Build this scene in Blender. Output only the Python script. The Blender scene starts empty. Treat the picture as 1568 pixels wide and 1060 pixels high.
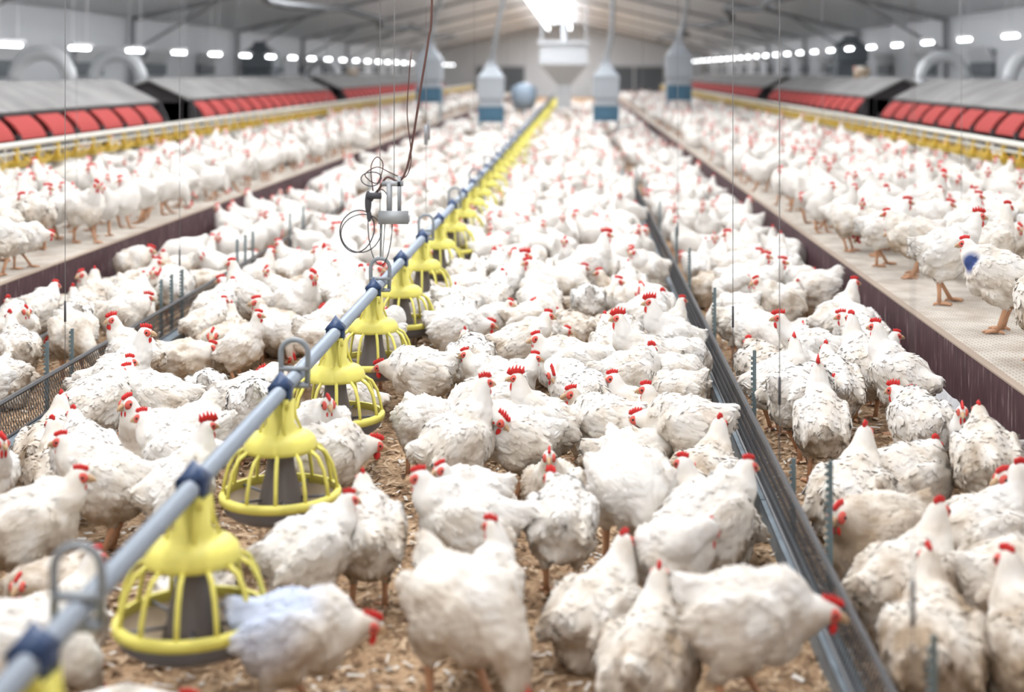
import bpy, bmesh, math, random
import numpy as np
from mathutils import Vector, Matrix, Euler, noise
R = random.Random(23)
scene = bpy.context.scene
COL = scene.collection

# ------------------------------------------------------------------ materials
def nodes_of(name):
    m = bpy.data.materials.new(name); m.use_nodes = True
    nt = m.node_tree; b = nt.nodes["Principled BSDF"]
    return m, nt, b
def mat(name, col, rough=.6, metal=0., var=0.0, scale=8., emit=None, es=1.):
    m, nt, b = nodes_of(name)
    b.inputs["Roughness"].default_value = rough
    b.inputs["Metallic"].default_value = metal
    b.inputs["Base Color"].default_value = (*col, 1)
    if var > 0:
        tc = nt.nodes.new("ShaderNodeTexCoord")
        n = nt.nodes.new("ShaderNodeTexNoise"); n.inputs["Scale"].default_value = scale
        n.inputs["Detail"].default_value = 2
        nt.links.new(tc.outputs["Object"], n.inputs["Vector"])
        r = nt.nodes.new("ShaderNodeValToRGB")
        r.color_ramp.elements[0].position = .3; r.color_ramp.elements[1].position = .7
        r.color_ramp.elements[0].color = (*[c*(1-var) for c in col], 1)
        r.color_ramp.elements[1].color = (*[min(1, c*(1+var*.6)) for c in col], 1)
        nt.links.new(n.outputs["Fac"], r.inputs["Fac"])
        nt.links.new(r.outputs["Color"], b.inputs["Base Color"])
    if emit:
        b.inputs["Emission Color"].default_value = (*emit, 1)
        b.inputs["Emission Strength"].default_value = es
        try: m.cycles.emission_sampling = 'NONE'
        except Exception: pass
    return m

def feather_mat(name, blue=None):
    m, nt, b = nodes_of(name)
    N, L = nt.nodes.new, nt.links.new
    tc = N("ShaderNodeTexCoord"); oi = N("ShaderNodeObjectInfo")
    mul = N("ShaderNodeMath"); mul.operation = 'MULTIPLY'; mul.inputs[1].default_value = 37.
    L(oi.outputs["Random"], mul.inputs[0])
    add = N("ShaderNodeVectorMath"); add.operation = 'ADD'
    L(tc.outputs["Object"], add.inputs[0]); L(mul.outputs[0], add.inputs[1])
    n = N("ShaderNodeTexNoise"); n.inputs["Scale"].default_value = 11; n.inputs["Detail"].default_value = 4
    L(add.outputs[0], n.inputs["Vector"])
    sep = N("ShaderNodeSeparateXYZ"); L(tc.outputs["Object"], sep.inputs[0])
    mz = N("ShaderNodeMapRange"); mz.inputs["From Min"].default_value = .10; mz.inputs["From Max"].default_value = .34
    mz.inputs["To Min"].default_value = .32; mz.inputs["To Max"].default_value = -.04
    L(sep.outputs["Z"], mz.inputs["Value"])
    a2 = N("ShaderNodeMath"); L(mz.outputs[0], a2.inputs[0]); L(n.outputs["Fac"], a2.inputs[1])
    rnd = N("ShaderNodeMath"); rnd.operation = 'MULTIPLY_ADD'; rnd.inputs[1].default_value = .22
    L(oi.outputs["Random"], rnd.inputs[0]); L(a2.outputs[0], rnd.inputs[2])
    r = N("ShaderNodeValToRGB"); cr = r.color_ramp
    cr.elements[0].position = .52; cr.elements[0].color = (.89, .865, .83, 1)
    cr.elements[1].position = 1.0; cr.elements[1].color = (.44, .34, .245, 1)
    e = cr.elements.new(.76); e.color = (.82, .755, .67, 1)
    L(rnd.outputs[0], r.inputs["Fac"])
    out = r.outputs["Color"]
    if blue:
        c, rad, colr, k = blue
        dist = N("ShaderNodeVectorMath"); dist.operation = 'DISTANCE'; dist.inputs[1].default_value = c
        L(tc.outputs["Object"], dist.inputs[0])
        mb = N("ShaderNodeMapRange"); mb.inputs["From Min"].default_value = rad; mb.inputs["From Max"].default_value = rad*.6
        mb.inputs["To Max"].default_value = k
        L(dist.outputs["Value"], mb.inputs["Value"])
        mix = N("ShaderNodeMix"); mix.data_type = 'RGBA'; mix.inputs[7].default_value = (*colr, 1)
        L(mb.outputs[0], mix.inputs[0]); L(out, mix.inputs[6])
        out = mix.outputs[2]
    L(out, b.inputs["Base Color"])
    b.inputs["Roughness"].default_value = .9
    b.inputs["Specular IOR Level"].default_value = .1
    return m

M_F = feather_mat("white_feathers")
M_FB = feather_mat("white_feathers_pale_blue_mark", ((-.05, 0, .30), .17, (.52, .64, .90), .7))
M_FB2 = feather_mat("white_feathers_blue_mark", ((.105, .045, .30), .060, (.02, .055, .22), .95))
M_FF = mat("white_feathers_flock", (.83, .795, .745), .9, var=.14, scale=5)
M_RED = mat("comb_red", (.72, .028, .026), .5)
M_FACE = mat("face_pink_red", (.74, .12, .09), .6)
M_BEAK = mat("beak_horn", (.62, .42, .25), .5)
M_EYE = mat("eye_dark", (.02, .012, .01), .15)
M_LEG = mat("leg_orange", (.62, .34, .20), .6)
CH_M = [M_F, M_RED, M_BEAK, M_EYE, M_LEG, M_FACE]

# ------------------------------------------------------------------ mesh builder
class MB:
    def __init__(s): s.v = []; s.f = []; s.m = []
    def _add(s, vs, fs, m):
        o = len(s.v); s.v += [tuple(v) for v in vs]
        s.f += [tuple(i+o for i in f) for f in fs]; s.m += [m]*len(fs)
    def ell(s, c, r, rot=None, m=0, seg=16, rings=10):
        c = Vector(c); vs = []; fs = []
        for i in range(1, rings):
            a = math.pi*i/rings
            for j in range(seg):
                t = 2*math.pi*j/seg
                p = Vector((r[0]*math.sin(a)*math.cos(t), r[1]*math.sin(a)*math.sin(t), r[2]*math.cos(a)))
                vs.append(c+(rot @ p if rot else p))
        for tz in (r[2], -r[2]):
            p = Vector((0, 0, tz)); vs.append(c+(rot @ p if rot else p))
        nt, nb = len(vs)-2, len(vs)-1
        for i in range(rings-2):
            for j in range(seg):
                k = (j+1) % seg
                fs.append((i*seg+j, (i+1)*seg+j, (i+1)*seg+k, i*seg+k))
        for j in range(seg):
            k = (j+1) % seg
            fs.append((nt, j, k)); fs.append((nb, (rings-2)*seg+k, (rings-2)*seg+j))
        s._add(vs, fs, m)
    def chain(s, pts, rad, m=0, flat=1.):
        for (a, ra), (b, rb) in zip(zip(pts, rad), list(zip(pts, rad))[1:]):
            a = Vector(a); b = Vector(b); n = max(2, int((b-a).length/(.35*min(ra, rb)))+1)
            for i in range(n+1):
                t = i/n; r = ra*(1-t)+rb*t
                s.ell(a.lerp(b, t), (r, r*flat, r), m=m, seg=12, rings=8)
    def tube(s, pts, rad, m=0, seg=8, cap=True, closed=False):
        pts = [Vector(p) for p in pts]; n = len(pts)
        if not isinstance(rad, (list, tuple)): rad = [rad]*n
        vs = []; fs = []; up = None
        for i, p in enumerate(pts):
            if closed: d = pts[(i+1) % n]-pts[i-1]
            else: d = pts[min(i+1, n-1)]-pts[max(i-1, 0)]
            d.normalize()
            if up is None: up = Vector((0, 0, 1)) if abs(d.z) < .9 else Vector((1, 0, 0))
            x = d.cross(up)
            if x.length < 1e-4: x = d.orthogonal()
            x.normalize(); y = x.cross(d).normalized(); up = y
            for j in range(seg):
                t = 2*math.pi*j/seg
                vs.append(p+(x*math.cos(t)+y*math.sin(t))*rad[i])
        last = n if closed else n-1
        for i in range(last):
            a = i*seg; b = ((i+1) % n)*seg
            for j in range(seg):
                k = (j+1) % seg
                fs.append((a+j, a+k, b+k, b+j))
        if cap and not closed:
            fs.append(tuple(range(seg-1, -1, -1))); fs.append(tuple(range((n-1)*seg, n*seg)))
        s._add(vs, fs, m)
    def box(s, lo, hi, m=0, rot=None, c=None):
        x0, y0, z0 = lo; x1, y1, z1 = hi
        vs = [Vector(p) for p in ((x0,y0,z0),(x1,y0,z0),(x1,y1,z0),(x0,y1,z0),(x0,y0,z1),(x1,y0,z1),(x1,y1,z1),(x0,y1,z1))]
        if rot:
            c = Vector(c) if c else sum(vs, Vector())/8
            vs = [c+rot @ (v-c) for v in vs]
        s._add(vs, [(0,3,2,1),(4,5,6,7),(0,1,5,4),(1,2,6,5),(2,3,7,6),(3,0,4,7)], m)
    def poly(s, vs, fs, m=0): s._add(vs, fs, m)
    def lathe(s, prof, c=(0,0,0), m=0, seg=32, a0=0.):
        vs = []; fs = []
        for r, z in prof:
            for j in range(seg):
                t = 2*math.pi*j/seg+a0
                vs.append((c[0]+r*math.cos(t), c[1]+r*math.sin(t), c[2]+z))
        for i in range(len(prof)-1):
            for j in range(seg):
                k = (j+1) % seg
                fs.append((i*seg+j, i*seg+k, (i+1)*seg+k, (i+1)*seg+j))
        s._add(vs, fs, m)
    def feather(s, base, d, nrm, Ln, w, lift, m=0, curl=0.):
        d = d.normalized(); side = d.cross(nrm).normalized(); nrm = side.cross(d).normalized()
        vs = []
        for t, hw in ((0, .35), (.4, 1.), (.8, .8)):
            c = base+d*Ln*t+nrm*(lift*t-curl*t*t)
            vs += [c-side*w*.5*hw-nrm*w*.16*hw, c+nrm*w*.05, c+side*w*.5*hw-nrm*w*.16*hw]
        vs.append(base+d*Ln+nrm*(lift-curl))
        s._add(vs, [(0,1,4,3),(1,2,5,4),(3,4,7,6),(4,5,8,7),(6,7,9),(7,8,9)], m)
    def mesh(s, name, mats, smooth=True):
        me = bpy.data.meshes.new(name); me.from_pydata(s.v, [], s.f)
        for x in mats: me.materials.append(x)
        me.polygons.foreach_set("material_index", s.m)
        me.polygons.foreach_set("use_smooth", [smooth]*len(s.f))
        me.update(); return me
    def obj(s, name, mats, smooth=True, loc=(0,0,0)):
        o = bpy.data.objects.new(name, s.mesh(name, mats, smooth)); o.location = loc
        COL.objects.link(o); return o

def remeshed(mb, voxel=.0065, it=5):
    o = bpy.data.objects.new("tmp", mb.mesh("tmp", [])); COL.objects.link(o)
    r = o.modifiers.new("r", 'REMESH'); r.mode = 'VOXEL'; r.voxel_size = voxel
    sm = o.modifiers.new("s", 'SMOOTH'); sm.factor = .5; sm.iterations = it
    dg = bpy.context.evaluated_depsgraph_get()
    me = bpy.data.meshes.new_from_object(o.evaluated_get(dg))
    bpy.data.objects.remove(o)
    return me

# ------------------------------------------------------------------ chicken (plump broiler breeder)
def make_chicken(name, z=.245, pitch=12, neck=None, head=None, hdir=(1, 0, -.05), legs="stand", comb=1.0, seed=1, puff=1.0, lod=0):
    rr = random.Random(seed)
    B = Matrix.Translation((0, 0, z)) @ Matrix.Rotation(math.radians(-pitch), 4, 'Y')
    B3 = B.to_3x3()
    def P(*p): return B @ Vector(p)
    b = MB()
    def E(c, r, pit=0, yaw=0):
        rot = B3 @ Euler((0, math.radians(-pit), math.radians(yaw))).to_matrix()
        b.ell(P(*c), tuple(x*puff for x in r), rot, seg=20, rings=14)
    E((0, 0, 0), (.122, .104, .114))
    E((.068, 0, -.014), (.080, .090, .102))
    E((-.060, 0, .012), (.080, .088, .088), 8)
    E((-.075, 0, -.045), (.060, .076, .062))
    for sd in (1, -1):
        E((-.008, sd*.092, .012), (.104, .029, .074), 6, sd*4)
        E((.056, sd*.070, .012), (.056, .042, .062))
        E((-.078, sd*.074, .016), (.070, .022, .042), 0, sd*-10)
        E((-.025, sd*.060, -.062), (.058, .046, .055))
    b.chain([P(-.085, 0, .035), P(-.122, 0, .064), P(-.150, 0, .094)], [.066, .043, .026 if lod else .020], flat=.75)
    nb = P(.080, 0, .035)
    npts = [nb]+[Vector(p) for p, _ in neck]+[Vector(head)]
    nr = [.080]+[r for _, r in neck]+[.027]
    sp = []; sr = []
    ext = [npts[0]*2-npts[1]]+npts+[npts[-1]*2-npts[-2]]
    for i in range(1, len(ext)-2):
        for k in range(5):
            t = k/5; p0, p1, p2, p3 = ext[i-1:i+3]
            sp.append(.5*((2*p1)+(-p0+p2)*t+(2*p0-5*p1+4*p2-p3)*t*t+(-p0+3*p1-3*p2+p3)*t**3))
            sr.append(nr[i-1]*(1-t)+nr[i]*t)
    sp.append(npts[-1]); sr.append(nr[-1])
    b.chain(sp, sr)
    hd = Vector(hdir).normalized(); side = Vector((0, 0, 1)).cross(hd).normalized(); hu = hd.cross(side)
    H3 = Matrix((hd, side, hu)).transposed()
    hp = Vector(head)
    def Hh(x, y, zz): return hp+H3 @ Vector((x, y, zz))
    b.ell(hp+hd*.006, (.034, .0235, .026), H3)
    hips = []
    for sd in (1, -1):
        if legs == "sit":
            b.ell((.015, sd*.062, .05), (.070, .045, .048)); continue
        fo = 0.0
        if legs == "walk": fo = .055*sd
        hock = Vector((-.035+fo*.4, sd*.05, .115)); foot = Vector((.0+fo, sd*.052, .012))
        b.chain([P(-.015, sd*.05, -.055), (hock+Vector((.012, 0, .035)))], [.066, .034])
        b.chain([hock+Vector((.012, 0, .035)), hock], [.034, .015])
        hips.append((hock, foot))
    if lod:
        me = remeshed(b, .021, 1)
        mb = MB()
        mb._add([v.co.copy() for v in me.vertices], [tuple(p.vertices) for p in me.polygons], 0)
        bpy.data.meshes.remove(me)
        mb.ell(hp+hd*.004, (.034, .025, .027), H3, 0, 8, 6)
        for sd in (1, -1):
            mb.ell(Hh(.018, sd*.014, -.001), (.018, .012, .017), H3, 5, 6, 4)
        mb.ell(Hh(.026, 0, -.030), (.009, .012, .014*comb), H3, 1, 6, 4)
        mb.ell(Hh(.008, 0, .028), (.028, .0065, .016*comb), H3, 1, 8, 4)
        mb.tube([Hh(.030, 0, -.002), Hh(.060, 0, -.010)], [.011, .002], 2, 4)
        for hock, foot in hips:
            mb.tube([hock, foot], [.014, .011], 4, 5)
            for a in (30, -30):
                dd = Vector((math.cos(math.radians(a)), math.sin(math.radians(a)), 0))
                mb.tube([foot, foot+dd*.06], [.009, .004], 4, 4)
        return mb.mesh(name, [M_FF]+CH_M[1:])
    me = remeshed(b, .0070, 4)
    mb = MB()
    off = Vector((seed*3.1, 0, 0))
    for v, v0, nn in [(v, v.co.copy(), v.normal.copy()) for v in me.vertices]:
        dh = (v0-hp).length
        k = min(1, max(0, (dh-.03)/.08))
        q = B3.transposed() @ v0
        d = noise.noise(Vector((q.x*14, q.y*20, q.z*20))+off)*.008+noise.noise(Vector((q.x*34, q.y*52, q.z*52))+off)*.0036+noise.noise(Vector((q.x*80, q.y*130, q.z*130))+off)*.0013
        v.co = v0+nn*d*k
    me.update()
    mb._add([v.co.copy() for v in me.vertices], [tuple(p.vertices) for p in me.polygons], 0)
    faces = [(p.center.copy(), p.normal.copy()) for p in me.polygons]
    bpy.data.meshes.remove(me)
    for _ in range(1000):
        c, nn = rr.choice(faces)
        if (c-hp).length < .042: continue
        if c.z < .10 and legs != "sit": continue
        if c.z < .02: continue
        best = min(range(len(sp)), key=lambda i: (sp[i]-c).length)
        dn = (sp[best]-c).length
        if best > 3 and dn < sr[best]*1.25:
            d = sp[max(0, best-1)]-sp[min(len(sp)-1, best+1)]
            Ln = .018+.2*sr[best]; w = .010+.10*sr[best]; lf = .0016
        else:
            d = B3 @ Vector((-1, 0, -.30)); Ln = rr.uniform(.024, .042); w = rr.uniform(.014, .023); lf = rr.uniform(.0, .0035)
            if nn.z < -.2: Ln *= .7
        d = d-nn*d.dot(nn)
        if d.length < .05: continue
        d = d.normalized()+Vector((rr.gauss(0, .15), rr.gauss(0, .15), rr.gauss(0, .12)))
        d = d-nn*d.dot(nn)
        mb.feather(c-d.normalized()*Ln*.3, d, nn, Ln, w, lf)
    for sd in (1, -1):
        for i in range(6):
            base = P(-.025-.003*i, sd*(.109-.002*i), -.026+.013*i)
            d = B3 @ Vector((-1, -sd*.28, .02+.05*i))
            mb.feather(base, d, B3 @ Vector((0, sd, .3)), .100-.005*i, .025, .001, curl=-.003)
        for i in range(8):
            base = P(.040-.011*i, sd*.115, -.026+.011*i+rr.uniform(-.004, .004))
            mb.feather(base, B3 @ Vector((-1, -sd*.08, -.10)), B3 @ Vector((0, sd, .3)), .055, .027, .003)
    for i in range(-3, 4):
        s_ = 1 if i >= 0 else -1
        for lay in range(2):
            base = P(-.108+.01*lay, i*.007, .058+.012*lay-abs(i)*.006)
            d = B3 @ Vector((-.76, i*.05, .54-.05*abs(i)-.10*lay))
            mb.feather(base, d, B3 @ Vector((.35, s_*.6, .7)), .074-.006*abs(i), .028, .0)
    for sd in (1, -1):
        mb.ell(Hh(.016, sd*.0150, .001), (.019, .0108, .017), H3, 5, 12, 8)
        mb.ell(Hh(-.004, sd*.0215, -.010), (.006, .0035, .008), H3, 1, 10, 6)
        mb.ell(Hh(.018, sd*.0257, .004), (.0046, .003, .0046), H3, 3, 10, 6)
        w = .45+.55*comb
        mb.ell(Hh(.026, sd*.008, -.020-.012*w), (.0095*w, .0045, .016*w), H3, 1, 12, 8)
    mb.tube([Hh(.030, 0, .001), Hh(.044, 0, -.001), Hh(.054, 0, -.006), Hh(.058, 0, -.013)], [.0115, .0085, .005, .0012], 2, 10)
    mb.tube([Hh(.030, 0, -.009), Hh(.042, 0, -.010), Hh(.050, 0, -.012)], [.008, .006, .002], 2, 8)
    mb.ell(Hh(.010, 0, .024+.002*comb), (.030*min(comb, 1.3), .0050, .010*comb), H3, 1, 14, 8)
    for k in range(5):
        u = (k-2)/2.
        bx = .010-u*.024*min(comb, 1.3)
        hh = (.018-.005*abs(u))*comb
        mb.tube([Hh(bx, 0, .024), Hh(bx-.003, 0, .025+hh*.7), Hh(bx-.007, 0, .025+hh*1.2)], [.0075*min(comb,1.3), .005, .0015], 1, 8)
    for hock, foot in hips:
        mb.tube([hock+Vector((.006, 0, .03)), hock, hock.lerp(foot, .5)+Vector((.002, 0, 0)), foot], [.013, .0125, .0095, .0105], 4, 10)
        for a, l in ((0, .068), (32, .056), (-32, .056), (178, .03)):
            dd = Vector((math.cos(math.radians(a)), math.sin(math.radians(a)), 0))
            mb.tube([foot, foot+dd*l*.5, foot+dd*l*.85+Vector((0, 0, -.004)), foot+dd*l+Vector((0, 0, -.009))],
                    [.0095, .0075, .006, .0018], 4, 6)
    if legs == "sit":
        for sd in (1, -1):
            for a in (-25, 0, 25):
                dd = Vector((math.cos(math.radians(a)), math.sin(math.radians(a)), 0)); f0 = Vector((.085, sd*.045, .009))
                mb.tube([f0, f0+dd*.03, f0+dd*.05], [.008, .007, .002], 4, 6)
    return mb.mesh(name, CH_M)

POSES = dict(
 alert=dict(pitch=28, neck=[((.100, 0, .350), .056), ((.108, 0, .402), .038)], head=(.116, 0, .446), hdir=(1, 0, -.06), comb=.9),
 relaxed=dict(pitch=18, neck=[((.116, 0, .312), .058), ((.132, 0, .345), .040)], head=(.144, 0, .378), hdir=(1, 0, -.15), comb=.75),
 shoulder=dict(pitch=12, neck=[((.112, .012, .292), .060), ((.126, .028, .318), .042)], head=(.134, .045, .344), hdir=(.8, .55, -.2), comb=1.05),
 peck=dict(pitch=-14, z=.25, neck=[((.148, 0, .205), .056), ((.176, 0, .140), .038)], head=(.190, 0, .085), hdir=(.5, 0, -.85), legs="walk", comb=1.1),
 peck2=dict(pitch=-8, z=.25, neck=[((.152, .02, .215), .056), ((.180, .055, .150), .038)], head=(.188, .085, .092), hdir=(.3, .55, -.8)),
 situp=dict(z=.115, pitch=12, neck=[((.108, 0, .200), .058), ((.122, 0, .238), .040)], head=(.132, 0, .278), hdir=(1, .15, -.1), legs="sit", puff=1.03, comb=.8),
 sitlow=dict(z=.112, pitch=4, neck=[((.108, 0, .165), .062), ((.130, .01, .182), .045)], head=(.148, .015, .200), hdir=(1, .3, -.2), legs="sit", puff=1.05, comb=.75),
 turn=dict(pitch=24, neck=[((.106, 0, .338), .055), ((.112, .008, .386), .038)], head=(.114, .022, .426), hdir=(.35, .95, -.1), comb=1.1),
 preen=dict(pitch=14, neck=[((.112, .025, .320), .055), ((.088, .085, .350), .038)], head=(.045, .112, .330), hdir=(-.8, .15, -.6)),
 walk=dict(pitch=14, neck=[((.124, 0, .325), .055), ((.148, 0, .368), .038)], head=(.164, 0, .408), hdir=(1, 0, -.08), legs="walk", comb=1.15),
 low=dict(pitch=4, neck=[((.132, 0, .255), .058), ((.165, 0, .260), .041)], head=(.196, 0, .262), hdir=(1, 0, -.3), legs="walk", comb=.9),
 rooster=dict(pitch=24, z=.255, neck=[((.108, 0, .352), .060), ((.120, 0, .408), .042)], head=(.130, 0, .456), hdir=(1, -.1, -.05), comb=1.65),
)
PN = sorted(POSES)
MESH = {}; LOD = {}
def arrays(me):
    co = np.empty(len(me.vertices)*3, np.float32); me.vertices.foreach_get("co", co)
    n = len(me.polygons); tot = np.empty(n, np.int32); me.polygons.foreach_get("loop_total", tot)
    mi = np.empty(n, np.int32); me.polygons.foreach_get("material_index", mi)
    vi = np.empty(len(me.loops), np.int32); me.loops.foreach_get("vertex_index", vi)
    return co.reshape(-1, 3), tot, mi, vi
for i, k in enumerate(PN):
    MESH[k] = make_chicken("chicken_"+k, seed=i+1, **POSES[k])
    l = make_chicken("lod_"+k, seed=i+1, lod=1, **POSES[k]); LOD[k] = arrays(l)
    bpy.data.meshes.remove(l)

# ---- individually placed birds: (X, Y, heading deg, pose, scale, z, mark)
PZ = .38
BIRDS = [
 (-.46, 5.31, 35, 'alert', 1.16, 0, 0), (-.12, 5.70, 184, 'rooster', 1.02, 0, 0), (-.085, 5.22, 262, 'situp', 1.12, 0, 0),
 (.17, 4.70, -68, 'peck', 1.32, 0, 0), (-.33, 4.38, 178, 'relaxed', 1.22, 0, 0), (-.64, 4.34, 105, 'relaxed', 1.12, 0, 0),
 (-.05, 4.47, 85, 'shoulder', 1.12, 0, 0), (.05, 3.98, 55, 'situp', 1.22, 0, 0), (.40, 4.38, 35, 'relaxed', 1.25, 0, 0),
 (-.30, 3.66, -42, 'peck', 1.28, 0, 0), (-.72, 3.58, 3, 'low', 1.12, 0, 1), (-1.05, 3.24, -8, 'sitlow', 1.2, 0, 0),
 (.18, 3.66, 75, 'situp', 1.25, 0, 0), (.42, 3.62, -5, 'low', 1.25, 0, 0), (-1.60, 4.84, 180, 'relaxed', 1.2, 0, 0),
 (-1.43, 5.14, 168, 'relaxed', 1.2, 0, 0), (-1.79, 6.12, 186, 'relaxed', 1.12, 0, 0), (-2.03, 6.02, 55, 'relaxed', 1.2, 0, 0),
 (-.80, 4.17, 40, 'relaxed', 1.12, 0, 0), (-2.12, 5.70, 92, 'situp', 1.25, 0, 0), (-1.95, 5.35, 120, 'situp', 1.2, 0, 0),
 (-.72, 6.62, 172, 'low', 1.18, 0, 0), (-.68, 7.78, 4, 'low', 1.15, 0, 0), (-.62, 5.75, -55, 'low', 1.1, 0, 0),
 (-.30, 7.25, 22, 'relaxed', 1.2, 0, 0), (.05, 9.9, 12, 'rooster', 1.22, 0, 0), (1.46, 8.04, 25, 'alert', 1.1, 0, 0),
 (1.52, 7.5, 120, 'shoulder', 1.15, 0, 0), (1.35, 6.69, 108, 'alert', 1.15, 0, 0), (.94, 6.05, 40, 'low', 1.28, 0, 0),
 (1.14, 6.30, 95, 'relaxed', 1.2, 0, 0), (1.36, 5.64, 100, 'shoulder', 1.2, 0, 0), (1.47, 5.12, 84, 'relaxed', 1.2, 0, 0),
 (.96, 5.02, 60, 'situp', 1.4, 0, 0), (1.20, 5.22, 35, 'sitlow', 1.4, 0, 0), (.98, 4.60, 210, 'sitlow', 1.45, 0, 0),
 (1.30, 4.60, 25, 'situp', 1.4, 0, 0), (.93, 3.72, 80, 'situp', 1.35, 0, 0), (1.20, 3.66, 105, 'situp', 1.4, 0, 0),
 (.95, 4.14, 40, 'situp', 1.4, 0, 0), (1.27, 4.14, 15, 'sitlow', 1.45, 0, 0), (-1.70, 4.38, 15, 'relaxed', 1.2, 0, 0),
 (-1.42, 3.85, 60, 'situp', 1.2, 0, 0), (-1.38, 3.42, 10, 'peck2', 1.2, 0, 0), (.12, 5.97, 190, 'situp', 1.25, 0, 0), (.42, 5.95, 150, 'situp', 1.25, 0, 0),
 (.20, 5.48, 20, 'sitlow', 1.35, 0, 0), (.46, 5.25, 60, 'situp', 1.3, 0, 0), (.50, 7.4, 200, 'rooster', 1.1, 0, 0),
 (.33, 6.9, 190, 'rooster', 1.1, 0, 0), (-.48, 9.2, 10, 'rooster', 1.1, 0, 0), (-2.0, 8.7, 165, 'alert', 1.15, 0, 0),
 (-.33, 6.35, 20, 'relaxed', 1.1, 0, 0), (-.05, 6.75, 200, 'relaxed', 1.2, 0, 0), (-.40, 5.98, 215, 'low', 1.12, 0, 0),
 (.22, 6.5, 20, 'shoulder', 1.2, 0, 0), (.0, 6.25, 120, 'preen', 1.15, 0, 0), (.30, 6.22, 170, 'situp', 1.25, 0, 0),
 (2.00, 7.75, 12, 'walk', 1.35, PZ, 0), (2.05, 6.9, 150, 'relaxed', 1.3, PZ, 2), (2.02, 6.15, 80, 'alert', 1.2, PZ, 0),
 (2.05, 8.7, 160, 'relaxed', 1.2, PZ, 0), (2.35, 8.1, 30, 'alert', 1.2, PZ, 0), (2.5, 7.4, 10, 'relaxed', 1.2, PZ, 0),
 (.46, 4.78, 130, 'situp', 1.25, 0, 0), (-1.35, 5.95, 100, 'peck2', 1.15, 0, 0), (-.95, 3.86, 200, 'low', .95, 0, 0),
]
def marked(mesh, m):
    k = mesh.copy(); k.materials[0] = m; return k
for x, y, h, p, s, z, mk in BIRDS[:-1]:
    me = MESH[p]; s *= .90 if p in ('alert', 'rooster') else .855
    if mk == 1: me = marked(me, M_FB)
    if mk == 2: me = marked(me, M_FB2)
    nm = "white_rooster" if p == 'rooster' else "white_chicken"
    o = bpy.data.objects.new(nm, me); COL.objects.link(o)
    o.location = (x, y, z); o.rotation_euler = (0, 0, math.radians(h)); o.scale = (s, s, s)

# ---- flocks: close birds are instances parented to one flock empty, distant birds one merged mesh per flock
HOLES = [(-.67, 6.07, .2), (-.75, 4.7, .30), (-.11, 4.3, .25), (-1.76, 6.9, .3), (1.2, 5.9, .2), (.52, 4.0, .15),
         (-1.2, 4.5, .25), (-.55, 5.0, .22), (-.1, 4.95, .15), (-1.1, 6.6, .2), (-.6, 3.8, .25), (-.05, 3.2, .4), (.55, 3.1, .4), (-1.35, 5.6, .15), (-.30, 5.0, .15),
         (-1.95, 32, .35), (.63, 32, .35), (-3.75, 36, .35), (2.55, 36, .35), (-.3, 44, .4), (-1.75, 46, .4)]
NEAR = 10.5
def flock(name, x0, x1, y0, y1, z, spacing, weights, avoid=(), keep=None):
    pts = []; grid = {}
    cell = .25; avoid = list(avoid)
    for bx, by, *_ in BIRDS:
        if abs(_[-2]-z) < .01: avoid.append((bx, by, .15))
    tot = int((x1-x0)*(y1-y0)*85)
    for _ in range(tot):
        x = R.uniform(x0, x1); y = y0+(y1-y0)*R.random()
        d = spacing(x, y)
        if keep and not keep(x, y): continue
        if any(abs(b-y) < 1 and (x-a)**2+(y-b)**2 < (c+.08)**2 for a, b, c in avoid): continue
        k = (int(x//cell), int(y//cell)); ok = True
        n = int(d/cell)+1
        for i in range(-n, n+1):
            for j in range(-n, n+1):
                for px, py in grid.get((k[0]+i, k[1]+j), ()):
                    if (px-x)**2+(py-y)**2 < d*d: ok = False; break
                if not ok: break
            if not ok: break
        if ok:
            grid.setdefault(k, []).append((x, y)); pts.append((x, y))
    keys = list(weights); ws = [weights[k] for k in keys]
    parent = bpy.data.objects.new(name, None); COL.objects.link(parent)
    V = []; T = []; Mi = []; VI = []; off = 0; nn = 0
    for x, y in pts:
        p = R.choices(keys, ws)[0]; a = R.uniform(0, 6.283); s = R.uniform(.82, 1.08)
        if p in ('situp', 'sitlow'): s *= 1.1
        if y < NEAR:
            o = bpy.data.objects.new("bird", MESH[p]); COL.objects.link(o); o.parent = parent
            o.location = (x, y, z); o.rotation_euler = (0, 0, a); o.scale = (s, s, s); nn += 1
        else:
            co, tot_, mi, vi = LOD[p]
            ca, sa = math.cos(a)*s, math.sin(a)*s
            w = np.empty_like(co)
            w[:, 0] = co[:, 0]*ca-co[:, 1]*sa+x; w[:, 1] = co[:, 0]*sa+co[:, 1]*ca+y; w[:, 2] = co[:, 2]*s+z
            V.append(w); T.append(tot_); Mi.append(mi); VI.append(vi+off); off += len(co)
    V = np.concatenate(V); T = np.concatenate(T); Mi = np.concatenate(Mi); VI = np.concatenate(VI)
    me = bpy.data.meshes.new("distant_birds")
    me.vertices.add(len(V)); me.vertices.foreach_set("co", V.ravel())
    me.loops.add(len(VI)); me.loops.foreach_set("vertex_index", VI)
    me.polygons.add(len(T)); st = np.concatenate(([0], np.cumsum(T)[:-1])).astype(np.int32)
    me.polygons.foreach_set("loop_start", st); me.polygons.foreach_set("material_index", Mi)
    me.polygons.foreach_set("use_smooth", np.ones(len(T), bool))
    for q in [M_FF]+CH_M[1:]: me.materials.append(q)
    me.update(calc_edges=True); me.validate()
    o = bpy.data.objects.new("distant_birds", me); COL.objects.link(o); o.parent = parent
W1 = dict(alert=2, relaxed=3, shoulder=2.5, peck=2.5, peck2=2.5, situp=4, sitlow=4, turn=1.5, preen=2, walk=1.5, low=3, rooster=.6)
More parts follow.
